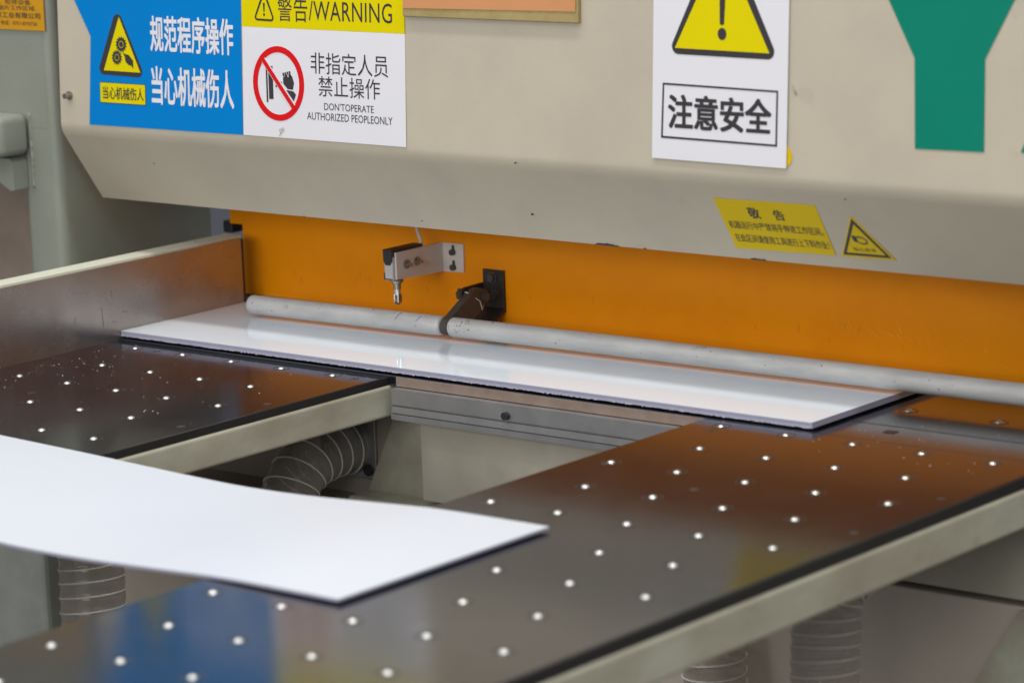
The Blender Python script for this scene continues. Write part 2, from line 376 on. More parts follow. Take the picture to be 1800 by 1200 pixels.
# the bed carries on over the far end of the right table
balls(rtab, [p for p in grid(0, 0, range(1, 13)) if not (0.12 < p[0] < 0.155 and -0.88 < p[1] < -0.532)])
for (x, y) in ((0.002, -0.03), (0.0, -0.24), (0.0, -0.47), (0.44, -0.18), (0.44, -0.36), (0.44, -0.62), (0.17, -0.29)):
    bm = bmesh.new(); cyl(bm, (x, y, -0.0004), (x, y, 0.0003), 0.0055, 18); obj('screw_plug', bm, M['ring'], rtab)

ltab = thing('float_table', 'short dark ball table between the steel side fence and the gap', 'ball table', (-0.86, -0.6, -0.9))
bm = bmesh.new(); box(bm, -1.1315, -0.5870, -1.4, 0.0170, -0.0105, 0.0, 0.001); obj('table_top', bm, M['table'], ltab)
bm = bmesh.new(); box(bm, -0.5868, -0.5855, -1.4, 0.0170, -0.0107, -0.0006); obj('edge_band', bm, M['edge'], ltab)
bm = bmesh.new(); box(bm, -0.630, -0.5830, -1.4, 0.0376, -0.0560, -0.0114, 0.0045, 4); obj('side_rail', bm, M['beam'], ltab)
bm = bmesh.new(); box(bm, -0.628, -0.59, -1.30, -1.26, -0.90, -0.057, 0.004); obj('leg', bm, M['beam'], ltab)
balls(ltab, grid(-1.0641, -0.0124, range(1, 6)))
LTAB_SHIFT = Vector((-0.0104, 0.0124, -0.0033))
for (x, y) in ((-1.02, -0.012), (-0.957, -0.315), (-0.62, -0.015), (-0.612, -0.2), (-0.615, -0.36)):
    bm = bmesh.new(); cyl(bm, (x, y, -0.0004), (x, y, 0.0003), 0.006, 18); obj('screw_plug', bm, M['ring'], ltab)

ltab.location = Vector(ltab.location) + LTAB_SHIFT

# ------------------------------------------------------------------ side fence
fen = thing('side_fence', 'low side fence with a worn steel inner face beside the left ball table', 'fence', (-1.15, -0.5, -0.0))
bm = bmesh.new(); box(bm, -1.1460, -1.1425, -1.5, 0.302, -0.0500, 0.1125, 0.0006); obj('steel_face', bm, M['fence'], fen)
bm = bmesh.new(); box(bm, -1.182, -1.1462, -1.5, 0.306, -0.06, 0.1165, 0.0012); obj('fence_body', bm, M['fencepaint'], fen)
bm = bmesh.new(); box(bm, -1.1620, -1.1460, 0.3062, 0.3100, 0.0, 0.110); box(bm, -1.160, -1.144, 0.3102, 0.3395, 0.0118, 0.0150, 0.001); obj('rubber_stop', bm, M['dark'], fen)
bm = bmesh.new()
for (y, z0, dz, dy) in ((-0.001, 0.052, 0.03, 0.002), (-0.055, 0.047, 0.012, -0.001), (0.02, 0.075, 0.012, 0.002), (0.04, 0.04, 0.004, 0.012), (0.018, 0.028, 0.003, 0.01)):
    a = Vector((-1.1426, y, z0)); b = Vector((-1.1426, y+dy, z0-dz))
    tube(bm, [a, (a+b)/2+Vector((0, 0.0006, 0)), b], 0.00042, 5)
obj('scratches', bm, M['dark'], fen)

# ------------------------------------------------------------------ column at the left
colm = thing('machine_column', 'grey green welded steel column behind the left end of the hood', 'column', (-1.37, 0.25, -0.9))
bm = bmesh.new(); box(bm, -1.405, -1.322, 0.092, 0.425, -0.9, 1.1, 0.016, 5); obj('post', bm, M['column'], colm, True)
bm = bmesh.new(); box(bm, -2.4, -1.338, 0.0917, 0.14, 0.30, 1.1, 0.0); obj('upper_plate', bm, M['column'], colm)
bm = bmesh.new(); box(bm, -2.4, -1.4055, 0.22, 0.26, -0.9, 0.299, 0.0); obj('recess_panel', bm, M['body_dark'], colm)  # shade under the cross beam put into this panel's colour
bm = bmesh.new(); box(bm, -2.4, -1.3805, 0.030, 0.0915, 0.259, 0.322, 0.012, 4); obj('cross_beam', bm, M['column'], colm, True)
bm = bmesh.new(); A = [(-1.40, 0.254), (-1.392, 0.248), (-1.392, 0.205), (-1.40, 0.203), (-1.50, 0.254)]; prism_y(bm, A, 0.062, 0.0915); obj('wedge_plate', bm, M['column'], colm)  # stiffener under the cross beam
bm = bmesh.new()
tube(bm, [(-1.3785+random.uniform(-.001, .001), 0.0915, 0.322-0.004*i) for i in range(30)], [0.0022+random.uniform(-.0006, .0008) for i in range(30)], 7); obj('weld_bead', bm, M['column'], colm, True)
FRC = Matrix(((1, 0, 0, 0), (0, 0, -1, 0.0908), (0, 1, 0, 0), (0, 0, 0, 1)))
pl = thing('notice_plate', 'amber operating notice on the grey green column at far left', 'sign', (-1.40, 0.0908, 0.50))
art('plate', [rect(-1.56, -1.3285, 0.4515, 0.53)], M['amber'], FRC, pl, 0.0004, 0.0006)
text('lettering', '源、定期保养、检修设备.', (-1.52, -1.3545, 0.4905, 0.4985), M['black'], FRC, pl, 0.004, 0.0012)
text('lettering', '，严禁身体接触锯片工作区域.', (-1.53, -1.3465, 0.4815, 0.4890), M['black'], FRC, pl, 0.004, 0.0012)
text('lettering', '汕头市美景工业有限公司', (-1.500, -1.3370, 0.4695, 0.4785), M['black'], FRC, pl, 0.015, 0.0012)
text('lettering', '电话：0751-8743726', (-1.4280, -1.3455, 0.4585, 0.4655), M['black'], FRC, pl, 0.004, 0.0012)
text('lettering', '操作人员须经培训，断电后方可清理', (-1.55, -1.335, 0.508, 0.517), M['black'], FRC, pl, 0.004, 0.0012)

# ------------------------------------------------------------------ safety hood
K = 0.045                       # front face leans back slightly
def fy(z): return 0.073 + (z-0.304)*K
HB = (0.150, 0.1885)            # bottom edge (y, z)
FO = (0.073, 0.304)             # fold line
hood = thing('safety_hood', 'large cream painted sheet metal hood across the top of the picture', 'machine hood', (0, 0.3, 0.19))
# outer line with rounded fold, then the inner line 2.5 mm behind it
s_dir = Vector((HB[0]-FO[0], HB[1]-FO[1])).normalized(); u_dir = Vector((K, 1)).normalized()
pf = Vector(FO); d_ = 0.012
P0 = pf+u_dir*d_; P1 = pf+s_dir*d_
fold = []
for i in range(9):
    t = i/8; fold.append(P0*(1-t)**2 + pf*2*t*(1-t) + P1*t*t)
outer = [Vector((fy(1.05), 1.05))] + fold + [Vector(HB)]
inner = [Vector((v.x+0.003, v.y+0.0015)) for v in outer[:-1]] + [Vector((HB[0]+0.0035, HB[1]+0.001))]
prof = [(v.x, v.y) for v in outer] + [(HB[0]+0.014, HB[1]), (HB[0]+0.014, HB[1]+0.0025)] + [(v.x, v.y) for v in inner[::-1]]
bm = bmesh.new(); prism_x(bm, prof, -1.2875, 1.6)
hs = obj('hood_shell', bm, M['hood'], hood)
for p in hs.data.polygons: p.use_smooth = False
bm = bmesh.new(); box(bm, -1.2870, 1.6, fy(1.05)+0.002, 0.62, 1.0475, 1.0495); obj('top_plate', bm, M['hood'], hood)
bm = bmesh.new(); box(bm, -1.2870, -1.2850, 0.128, 0.33, 0.33, 1.047); obj('end_plate', bm, M['hood'], hood)
bm = bmesh.new()
y = fy(0.357)
cyl(bm, (-1.2654, y-0.0002, 0.357), (-1.2654, y-0.012, 0.357), 0.0042, 14); cyl(bm, (-1.2654, y-0.0001, 0.357), (-1.2654, y-0.003, 0.357), 0.0065, 14)
obj('screw', bm, M['screw'], hood)
# chipped paint along the bottom edge and specks of dirt
bm = bmesh.new()
def chip(xa, xb, h):
    n = 12; top = []; bot = []
    for i in range(n+1):
        t = i/n; x = xa+(xb-xa)*t; hh = h*(0.35+0.65*random.random())*min(1, 6*t+.1, 6*(1-t)+.1)
        top.append(x); bot.append(hh)
    nrm = Vector((0, -s_dir.y*-1, 0))
    pts = [(x, HB[0]-s_dir.x*0.0002, HB[1]+0.0) for x in top]
    lo = [bm.verts.new((x, HB[0]-0.0006, HB[1]-0.0006)) for x in top]
    hi = [bm.verts.new((x, HB[0]-s_dir.x*h_-0.0006*0.83, HB[1]-s_dir.y*h_-0.0006*0.55)) for x, h_ in zip(top, bot)]
    for i in range(n): bm.faces.new((lo[i], lo[i+1], hi[i+1], hi[i]))
chip(-0.315, -0.272, 0.0045); chip(-0.0550, -0.0290, 0.004); chip(-0.231, -0.226, 0.003); chip(-0.86, -0.855, 0.002)
def slant(x, t, off=0.0):       # point on the slanted face, t=0 at the fold and 1 at the bottom edge
    return Vector((x, FO[0]+(HB[0]-FO[0])*t - off*0.83, FO[1]+(HB[1]-FO[1])*t - off*0.55))
for (x, t, r) in ((-0.4013, 0.66, 0.0016), (-0.62, 0.9, 0.0008), (-1.12, 0.4, 0.0009), (-0.385, -0.02, 0.0012), (0.14, 0.12, 0.001)):
    c = slant(x, t, 0.0004); bmesh.ops.create_uvsphere(bm, u_segments=6, v_segments=4, radius=r, matrix=Matrix.Translation(c) @ Matrix.Scale(1.6, 4, (1, 0, 0.5)))
obj('paint_chips', bm, M['dark'], hood)

def lean_frame(off):            # local (x, z-height) -> hood front face, lifted by off
    n = Vector((0, -1, K)).normalized()
    def P(x, z): return Vector((x, fy(z), z)) + n*off
    o = P(0, 0); ex = P(1, 0)-o; ez = P(0, 1)-o
    return Matrix(((ex.x, ez.x, n.x, o.x), (ex.y, ez.y, n.y, o.y), (ex.z, ez.z, n.z, o.z), (0, 0, 0, 1)))
LF = lean_frame(0.0)
BASE = 0.0009                    # sticker face stands this far off the paint
# --- blue sign
s1 = thing('hazard_sign', 'blue safety sticker with white Chinese lettering at the left end of the hood', 'sign', (-1.06, fy(0.315), 0.315))
art('sticker_sheet', [[(-1.2488, 0.5021), (-1.36+0.0, 0.68), (-0.8962, 0.70), (-0.8985, 0.3165), (-1.2231, 0.3150), (-1.2150, 0.4484)]], M['blue'], LF, s1, 0.0004, 0.0005)
pg = art('warning_triangle', [rounded([(-1.1560, 0.4960), (-1.0985, 0.3905), (-1.2020, 0.3925)], [0.010, 0.009, 0.009])], M['black'], LF, s1, 0.0001, BASE+0.0003)
art('yellow_field', [[(-1.1515, 0.4793), (-1.1083, 0.3979), (-1.1870, 0.3985)]], M['yellow'], LF, pg, 0.0001, BASE+0.0007)
art('gear_symbol', [gear(-1.1478, 0.4387, 0.0098, 0.0118), ellipse(-1.1478, 0.4387, 0.0055, 0.0055, 20), ellipse(-1.1478, 0.4387, 0.0042, 0.0042, 20)], M['black'], LF, pg, 0.0001, BASE+0.0011)
art('gear_symbol', [gear(-1.1577, 0.4188, 0.0092, 0.0111), ellipse(-1.1577, 0.4188, 0.0052, 0.0052, 20), ellipse(-1.1577, 0.4188, 0.004, 0.004, 20)], M['black'], LF, pg, 0.0001, BASE+0.0011)
art('hand_symbol', [[(-1.1455, 0.4275), (-1.1400, 0.4245), (-1.1320, 0.4235), (-1.1230, 0.4150), (-1.1228, 0.4030), (-1.1270, 0.4075), (-1.1340, 0.4090), (-1.1395, 0.4140), (-1.1405, 0.4205)]], M['black'], LF, pg, 0.0001, BASE+0.0011)
lb = art('caption_box', [rect(-1.1970, -1.0985, 0.3495, 0.3808)], M['black'], LF, s1, 0.0001, BASE+0.0003)
art('yellow_field', [rect(-1.1960, -1.0995, 0.3505, 0.3798)], M['yellow'], LF, lb, 0.0001, BASE+0.0007)
text('lettering', '当心机械伤人', (-1.1905, -1.1026, 0.3560, 0.3745), M['black'], LF, lb, 0.012, BASE+0.0011)
text('lettering', '规范程序操作', (-1.0850, -0.9140, 0.4312, 0.4830), M['paper'], LF, s1, 0.024, BASE+0.0004)
text('lettering', '当心机械伤人', (-1.0850, -0.9150, 0.3532, 0.4080), M['paper'], LF, s1, 0.024, BASE+0.0004)
# --- white / yellow warning sign
s2 = thing('warning_sign', 'white sticker with yellow WARNING header and red no touching circle', 'sign', (-0.74, fy(0.316), 0.316))
art('sticker_sheet', [[(-0.8945, 0.4732), (-0.8964, 0.3166), (-0.5816, 0.3162), (-0.5816, 0.4726)]], M['paper'], LF, s2, 0.0004, 0.0010)
art('header', [[(-0.8945, 0.66), (-0.8945, 0.4734), (-0.5816, 0.4728), (-0.5816, 0.66)]], M['yellow'], LF, s2, 0.0004, 0.0010)
B2 = 0.0014
art('hazard_symbol', [rounded([(-0.8495, 0.5290), (-0.8285, 0.4820), (-0.8715, 0.4830)], 0.005), rounded([(-0.8495, 0.5205), (-0.8325, 0.4850), (-0.8673, 0.4858)], 0.0025)], M['black'], LF, s2, 0.0001, B2+0.0003)
art('hazard_symbol', [[(-0.8518, 0.5080), (-0.8482, 0.5080), (-0.8490, 0.4955), (-0.8510, 0.4955)], ellipse(-0.85, 0.4915, 0.0019, 0.0019, 12)], M['black'], LF, s2, 0.0001, B2+0.0003)
text('lettering', '警告/WARNING', (-0.8230, -0.6043, 0.4830, 0.5195), M['black'], LF, s2, 0.0, B2+0.0003, space=1.05)
pr = art('prohibition_ring', [ellipse(-0.8243, 0.3940, 0.0506, 0.0535), ellipse(-0.8243, 0.3940, 0.0410, 0.0445)], M['red'], LF, s2, 0.0001, B2+0.0003)
def bar2(p, q, wd):
    a = Vector(p); b = Vector(q); d = (b-a).normalized(); n = Vector((-d.y, d.x))*wd/2
    return [tuple(a+n), tuple(b+n), tuple(b-n), tuple(a-n)]
art('switch_symbol', [[(-0.8445, 0.4190), (-0.8355, 0.4185), (-0.8345, 0.3715), (-0.8430, 0.3710)], [(-0.8490, 0.4190), (-0.8462, 0.4190), (-0.8450, 0.3665), (-0.8480, 0.3665)]], M['black'], LF, s2, 0.0001, B2+0.0003)
art('hand_symbol', [rounded([(-0.8145, 0.3940), (-0.8060, 0.3870), (-0.7960, 0.3860), (-0.7935, 0.3960), (-0.7975, 0.4060), (-0.8060, 0.4085), (-0.8150, 0.4030)], 0.002),
                    [(-0.8090, 0.3855), (-0.7950, 0.3840), (-0.7900, 0.3795), (-0.7945, 0.3700), (-0.8040, 0.3800)],
                    bar2((-0.8300, 0.3895), (-0.8175, 0.3960), 0.003)] +
                   [bar2((-0.8130+i*0.0042, 0.4050-i*0.0004), (-0.8150+i*0.0042, 0.4095+i*0.0010), 0.0030) for i in range(4)], M['black'], LF, s2, 0.0001, B2+0.0003)
art('bar_outline', [bar2((-0.8530, 0.4270), (-0.7950, 0.3620), 0.0095)], M['paper'], LF, s2, 0.0001, B2+0.0006)
art('prohibition_bar', [bar2((-0.8565, 0.4305), (-0.7925, 0.3585), 0.0068)], M['red'], LF, pr, 0.0001, B2+0.0010)
text('lettering', '非指定人员', (-0.7605, -0.6130, 0.4110, 0.4415), M['black'], LF, s2, 0.0, B2+0.0003)
text('lettering', '禁止操作', (-0.7460, -0.6288, 0.3795, 0.4082), M['black'], LF, s2, 0.0, B2+0.0003)
text('lettering', "DON'TOPERATE", (-0.7355, -0.6411, 0.3605, 0.3708), M['black'], LF, s2, 0.0, B2+0.0003)
text('lettering', 'AUTHORIZED PEOPLEONLY', (-0.7691, -0.6062, 0.3455, 0.3562), M['black'], LF, s2, 0.0, B2+0.0003)
# torn flake at the lower edge
bm = bmesh.new()
n_ = Vector((0, -1, K)).normalized()
pts = [(-0.823, 0.3245, 0.002), (-0.8170, 0.3240, 0.002), (-0.8195, 0.3300, 0.004), (-0.8160, 0.3345, 0.0025), (-0.8215, 0.3285, 0.0055)]
vv = [bm.verts.new(Vector((x, fy(z), z)) + n_*o) for x, z, o in pts]
bm.faces.new((vv[0], vv[1], vv[2], vv[4])); bm.faces.new((vv[4], vv[2], vv[3]))
art('tear_mark', [[(-0.8245, 0.3180), (-0.8225, 0.3270), (-0.8170, 0.3325), (-0.8140, 0.3270), (-0.8200, 0.3230)]], M['hood'], LF, s2, 0.0001, B2+0.0003)
obj('torn_flake', bm, M['paper'], s2)
# --- attention sticker
s3 = thing('attention_sign', 'tall white sticker with yellow exclamation triangle and boxed Chinese words', 'sign', (-0.045, fy(0.326), 0.326))
art('sticker_sheet', [[(-0.1480, 0.66), (-0.1531, 0.3263), (0.0589, 0.3249), (0.0640, 0.66)]], M['paper'], LF, s3, 0.0005, 0.0022)
B3 = 0.0028
pg = art('warning_triangle', [rounded([(-0.0405, 0.632), (0.0465, 0.4605), (-0.1265, 0.4625)], [0.012, 0.010, 0.010])], M['black'], LF, s3, 0.0001, B3+0.0002)
art('yellow_field', [[(-0.0405, 0.607), (0.0329, 0.4685), (-0.1152, 0.4702)]], M['yellow'], LF, pg, 0.0001, B3+0.0006)
art('exclamation_mark', [[(-0.0445, 0.575), (-0.0330, 0.575), (-0.0372, 0.5030), (-0.0405, 0.5015), (-0.0438, 0.5030)], ellipse(-0.0403, 0.4905, 0.0068, 0.0078, 20)], M['black'], LF, pg, 0.0001, B3+0.0010)
art('text_frame', [[(-0.1352, 0.4248), (-0.1380, 0.3532), (0.0448, 0.3515), (0.0462, 0.4222)], [(-0.1328, 0.4222), (-0.1352, 0.3560), (0.0422, 0.3542), (0.0436, 0.4198)]], M['black'], LF, s3, 0.0001, B3+0.0002)
text('lettering', '注意安全', (-0.1253, 0.0350, 0.3670, 0.4100), M['black'], LF, s3, 0.030, B3+0.0003)
dt = thing('dot_sticker', 'small round yellow sticker peeping out behind the tall white sticker', 'sticker', (0.05, fy(0.34), 0.34))
art('sticker_sheet', [ellipse(0.0485, 0.3400, 0.0175, 0.0165, 32)], M['yellow2'], LF, dt, 0.0003, 0.0006)
# --- green letters
gy = art('letter', [[(0.2478, 0.3603), (0.3453, 0.3615), (0.3450, 0.4730), (0.4150, 0.6000), (0.4450, 0.660), (0.3500, 0.660), (0.2965, 0.565), (0.2430, 0.660), (0.1450, 0.660), (0.1750, 0.6000), (0.2458, 0.4707)]], M['green'], LF, None, 0.0002, 0.0006)
tag(gy, 'large green letter Y on the cream hood near the right edge', 'letter')
ga = art('letter', [[(0.3960, 0.3640), (0.4960, 0.3650), (0.5200, 0.4200), (0.6600, 0.4200), (0.6800, 0.3650), (0.7800, 0.3660), (0.6400, 0.66), (0.5300, 0.66)]], M['green'], LF, None, 0.0002, 0.0006)
tag(ga, 'green letter cut off by the right edge of the picture', 'letter')
# --- framed board
bd = thing('notice_board', 'tan framed board with a salmon card at the top of the hood', 'board', (-0.43, fy(0.49), 0.49))
bm = bmesh.new(); box(bm, -0.5805, -0.2715, 0, 0.006, 0.4925+0.005, 0.75, 0.001)
for v in bm.verts: v.co = Vector((v.co.x, fy(v.co.z - 0.0) - 0.0065 + v.co.y, v.co.z - (v.co.x+0.58)*0.0))
obj('frame', bm, M['tan'], bd)
art('card', [[(-0.5790, 0.73), (-0.5790, 0.5085), (-0.2752, 0.5122), (-0.2752, 0.73)]], M['salmon'], LF, bd, 0.0003, 0.0072)
# --- stain beside the sticker
bm = bmesh.new()
tube(bm, [Vector((0.0665+0.0012*i, fy(0.431-0.0028*i)-0.0001, 0.431-0.0028*i)) for i in range(6)], [0.0006, 0.0014, 0.0018, 0.0022, 0.0016, 0.0005], 6)
obj('glue_stain', bm, mat('glue_residue', (0.42, 0.35, 0.28), 0.6), hood)

# --- stickers on the slanted face
sl_n = Vector((0, -(FO[1]-HB[1]), -(HB[0]-FO[0]))).normalized()
def slant_frame():
    o = slant(0, 0); ex = Vector((1, 0, 0)); ez = slant(0, 0) - slant(0, 1)
    return Matrix(((ex.x, ez.x, sl_n.x, o.x), (ex.y, ez.y, sl_n.y, o.y), (ex.z, ez.z, sl_n.z, o.z), (0, 0, 0, 1)))
SF = slant_frame()               # local (x, -t)
s4 = thing('danger_notice', 'yellow notice with three lines of black Chinese text on the slanted face', 'sign', slant(0.01, 0.55))
art('sticker_sheet', [[(-0.0705, -0.2380), (0.0882, -0.2280), (0.0874, -0.8450), (-0.0700, -0.8640)]], M['yellow2'], SF, s4, 0.0003, 0.0006)
text('lettering', '敬', (-0.0235, -0.0055, -0.452, -0.318), M['black'], SF, s4, 0.02, 0.0012)
text('lettering', '告', (0.0165, 0.0325, -0.452, -0.325), M['black'], SF, s4, 0.02, 0.0012)
text('lettering', '机器运行中严禁将手伸进工作区间，', (-0.0635, 0.0830, -0.605, -0.505), M['black'], SF, s4, 0.004, 0.0012)
text('lettering', '在此区间请使用工具进行上下料作业！', (-0.0630, 0.0840, -0.770, -0.670), M['black'], SF, s4, 0.004, 0.0012)
s5 = thing('pinch_sign', 'small yellow triangular pinch hazard sticker on the slanted face', 'sign', slant(0.137, 0.6))
art('sticker_sheet', [rounded([(0.1372, -0.318), (0.1785, -0.838), (0.0955, -0.848)], 0.0)], M['yellow2'], SF, s5, 0.0003, 0.0006)
art('warning_triangle', [[(0.1369, -0.3500), (0.1728, -0.8130), (0.1000, -0.8190)], [(0.1364, -0.4200), (0.1660, -0.7830), (0.1065, -0.7880)]], M['black'], SF, s5, 0.0001, 0.0011)
art('hand_symbol', [[(0.1255, -0.56), (0.1315, -0.575), (0.1325, -0.650), (0.1265, -0.640), (0.1250, -0.60)],
                    [(0.132, -0.570), (0.141, -0.575), (0.147, -0.610), (0.146, -0.655), (0.139, -0.672), (0.1325, -0.655), (0.1325, -0.640), (0.139, -0.655), (0.1445, -0.643), (0.1445, -0.610), (0.140, -0.590), (0.132, -0.588)]], M['black'], SF, s5, 0.0001, 0.0011)
text('lettering', '当心夹手', (0.1195, 0.1545, -0.757, -0.712), M['black'], SF, s5, 0.01, 0.0011)

# ------------------------------------------------------------------ orange beam
W = 0.350
ob = thing('pressure_beam', 'long orange painted beam behind the metal tube under the hood', 'machine beam', (0.2, 0.38, 0.012))
bm = bmesh.new()
prism_y(bm, [(-1.1860, 0.013), (-1.1850, 0.1245), (-1.2120, 0.1240), (-1.2110, 0.6), (1.6, 0.6), (1.6, 0.013)], W, W+0.05)
obj('beam_plate', bm, M['orange'], ob)
bm = bmesh.new(); box(bm, -1.1890, -1.1868, W+0.003, W+0.04, 0.0, 0.122, 0.001); obj('end_seal', bm, M['dark'], ob)
bm = bmesh.new(); box(bm, -1.2350, -1.2145, W+0.006, W+0.05, 0.107, 0.1265, 0.002); obj('stop_block', bm, M['dark'], ob)
bm = bmesh.new()
for i in range(26):
    x = random.choice((random.uniform(-1.15, -0.7), random.uniform(-0.6, 0.3), random.uniform(-0.1, 0.3))); z = random.uniform(0.035, 0.06); h = random.uniform(0.003, 0.016)
    tube(bm, [(x, W-0.00005, z), (x+random.uniform(-.004, .004), W-0.00005, z+h)], random.uniform(0.00015, 0.0004), 4)
obj('scuff_marks', bm, mat('orange_scuff', (0.50, 0.20, 0.02), 0.6), ob)
bm = bmesh.new()
for i in range(22):
    x = random.gauss(0.02, 0.10); z = random.uniform(0.050, 0.066); h = random.uniform(0.004, 0.02)
    tube(bm, [(x, W-0.00006, z), (x-random.uniform(.001, .012), W-0.00006, z+h)], random.uniform(0.0001, 0.00022), 4)
obj('bright_scratches', bm, mat('orange_scratch', (0.97, 0.55, 0.16), 0.5), ob)

# ------------------------------------------------------------------ metal tube
rb = thing('pressure_tube', 'long scuffed grey metal tube lying across the white panel', 'tube', (-0.4, 0.265, 0.0115))
AX = lambda x: (0.2170+0.0145*max(0.0, min(1.0, (x+1.04)/0.64)), 0.0300)
bm = bmesh.new()
for xa, xb in ((-1.0430, -0.6612), (-0.6455, 1.6)):
    q = [0.0, 0.0022, 0.005] + [0.005+(xb-xa-0.010)*i/24 for i in range(1, 25)] + [xb-xa-0.002, xb-xa]
    tube(bm, [(xa+d, *AX(xa+d)) for d in q], [0.0118, 0.0138] + [0.0146]*(len(q)-4) + [0.0138, 0.0118], 28)
obj('tube_body', bm, M['roller'], rb, True)
bm = bmesh.new()
for x, a0, a1 in ((-0.742, 0.3, 1.3), (-0.702, 0.4, 1.0)):
    tube(bm, [(x+0.006*j/10, AX(x)[0]-0.0147*math.cos(a0+(a1-a0)*j/10), 0.0300+0.0147*math.sin(a0+(a1-a0)*j/10)) for j in range(11)], 0.0004, 5)
obj('seam_line', bm, M['dark'], rb)
bm = bmesh.new()
for i in range(60):
    x = random.uniform(-0.64, -0.60) if i < 26 else random.uniform(-1.05, 0.25); a = random.uniform(-0.4, 1.3)
    bmesh.ops.create_uvsphere(bm, u_segments=6, v_segments=4, radius=random.uniform(0.0003, 0.0011), matrix=Matrix.Translation((x, AX(x)[0]-0.0146*math.cos(a), 0.0300+0.0146*math.sin(a))))
obj('paint_flecks', bm, M['iron'], rb)

# ------------------------------------------------------------------ limit switch
ls = thing('limit_switch', 'grey roller limit switch on a pale angled bracket fixed to the orange beam', 'limit switch', (-0.745, W, 0.10))
bm = bmesh.new()
prism_y(bm, [(-0.7625, 0.0835), (-0.7225, 0.0850), (-0.7215, 0.1280), (-0.7625, 0.1278)], W-0.0035, W-0.0005)
A = [(0.3500-0.0005, 0.0835), (0.2420, 0.0870), (0.2420, 0.1275), (0.3500-0.0005, 0.1278)]
prism_x(bm, A, -0.7660, -0.7628)
br = obj('bracket', bm, M['greymetal'], ls)
bm = bmesh.new()
for z in (0.1145, 0.0915):
    cyl(bm, (-0.7415, W-0.0036, z), (-0.7415, W-0.0090, z), 0.0047, 14)
    box(bm, -0.7440, -0.7390, W-0.0042, W-0.0036, z, z+0.0105)
obj('screw', bm, M['rust'], br)
bm = bmesh.new()
for (y, z) in ((0.2640, 0.1075), (0.2880, 0.1085)):
    cyl(bm, (-0.7627, y, z), (-0.7612, y, z), 0.0068, 20); cyl(bm, (-0.7611, y, z), (-0.7580, y, z), 0.0044, 6); cyl(bm, (-0.7579, y, z), (-0.7520, y, z), 0.0022, 10)
obj('screw', bm, M['screw'], br)
sw = bmesh.new(); box(sw, -0.7830, -0.7662, 0.2370, 0.3020, 0.0855, 0.1215, 0.0015); sw = obj('switch_body', sw, M['switch'], ls)
bm = bmesh.new()
prism_y(bm, [(-0.7835, 0.1322), (-0.7665, 0.1322), (-0.7665, 0.1150), (-0.7705, 0.1090), (-0.7790, 0.1090), (-0.7830, 0.1150)], 0.2355, 0.3040)
obj('cover', bm, M['dark'], sw)
bm = bmesh.new(); box(bm, -0.7825, -0.7668, 0.2362, 0.2369, 0.0870, 0.0885); box(bm, -0.7838, -0.7831, 0.2362, 0.25, 0.0870, 0.097); obj('cover_gasket', bm, M['dark'], sw)
pn = bmesh.new(); px, py = -0.7685, 0.2480
cyl(pn, (px, py, 0.0855), (px, py, 0.0835), 0.0100, 20); cyl(pn, (px, py, 0.0835), (px, py, 0.0812), 0.0078, 20); cyl(pn, (px, py, 0.0805), (px, py, 0.0725), 0.0057, 18)
pn = obj('plunger_sleeve', pn, M['screw'], ls)
bm = bmesh.new(); cyl(bm, (px, py, 0.0720), (px, py, 0.0640), 0.0050, 16); box(bm, px-0.0050, px-0.0018, py-0.0046, py+0.0046, 0.0515, 0.0650, 0.001); box(bm, px+0.0018, px+0.0050, py-0.0046, py+0.0046, 0.0515, 0.0650, 0.001)
obj('plunger', bm, M['steel'], ls)
bm = bmesh.new(); cyl(bm, (px-0.0016, py, 0.0545), (px+0.0016, py, 0.0545), 0.0058, 20); obj('plunger_wheel', bm, M['screw'], ls)
bm = bmesh.new(); tube(bm, [(-0.7745, 0.312, 0.120), (-0.7750, 0.312, 0.135), (-0.7810, 0.312, 0.150), (-0.7890, 0.315, 0.175), (-0.80, 0.318, 0.21)], 0.0028, 10); cb = obj('cable', bm, M['cable'], ls, True)
bm = bmesh.new(); box(bm, -0.7815, -0.768, 0.302, 0.322, 0.1120, 0.1235, 0.002); obj('cable_gland', bm, M['dark'], sw)

# ------------------------------------------------------------------ hook catch
hk = thing('tube_catch', 'dark oily hinged hook holding the metal tube against the orange beam', 'catch', (-0.665, W, 0.06))
bm = bmesh.new(); box(bm, -0.6845, -0.6445, W-0.005, W-0.0003, 0.0310, 0.0940, 0.0008)
# lower lip bent out towards the tube
prism_x(bm, [(W-0.0052, 0.0312), (W-0.0052, 0.0372), (W-0.034, 0.0205), (W-0.0315, 0.0158)], -0.6845, -0.6445)
mp = obj('mount_plate', bm, M['iron'], hk)
bm = bmesh.new()
for (x, z) in ((-0.6655, 0.0825), (-0.6610, 0.0560)):
    cyl(bm, (x, W-0.0052, z), (x, W-0.0066, z), 0.0088, 20); cyl(bm, (x, W-0.0066, z), (x, W-0.0120, z), 0.0066, 6)
obj('bolt', bm, M['rust'], mp)
def plate_x(bm, prof, x0, x1): prism_x(bm, prof, x0, x1)
def stadium(p, q, rp, rq, n=10):
    p = Vector(p); q = Vector(q); d = (q-p); a = math.atan2(d.y, d.x); out = []
    for i in range(n+1):
        t = a+math.pi/2+math.pi*i/n; out.append((p.x+rp*math.cos(t), p.y+rp*math.sin(t)))
    for i in range(n+1):
        t = a-math.pi/2+math.pi*i/n; out.append((q.x+rq*math.cos(t), q.y+rq*math.sin(t)))
    return out
bm = bmesh.new(); plate_x(bm, stadium((0.3062, 0.0610), (0.3440, 0.0600), 0.0115, 0.0135), -0.6880, -0.6835); obj('hinge_ear', bm, M['iron'], hk)
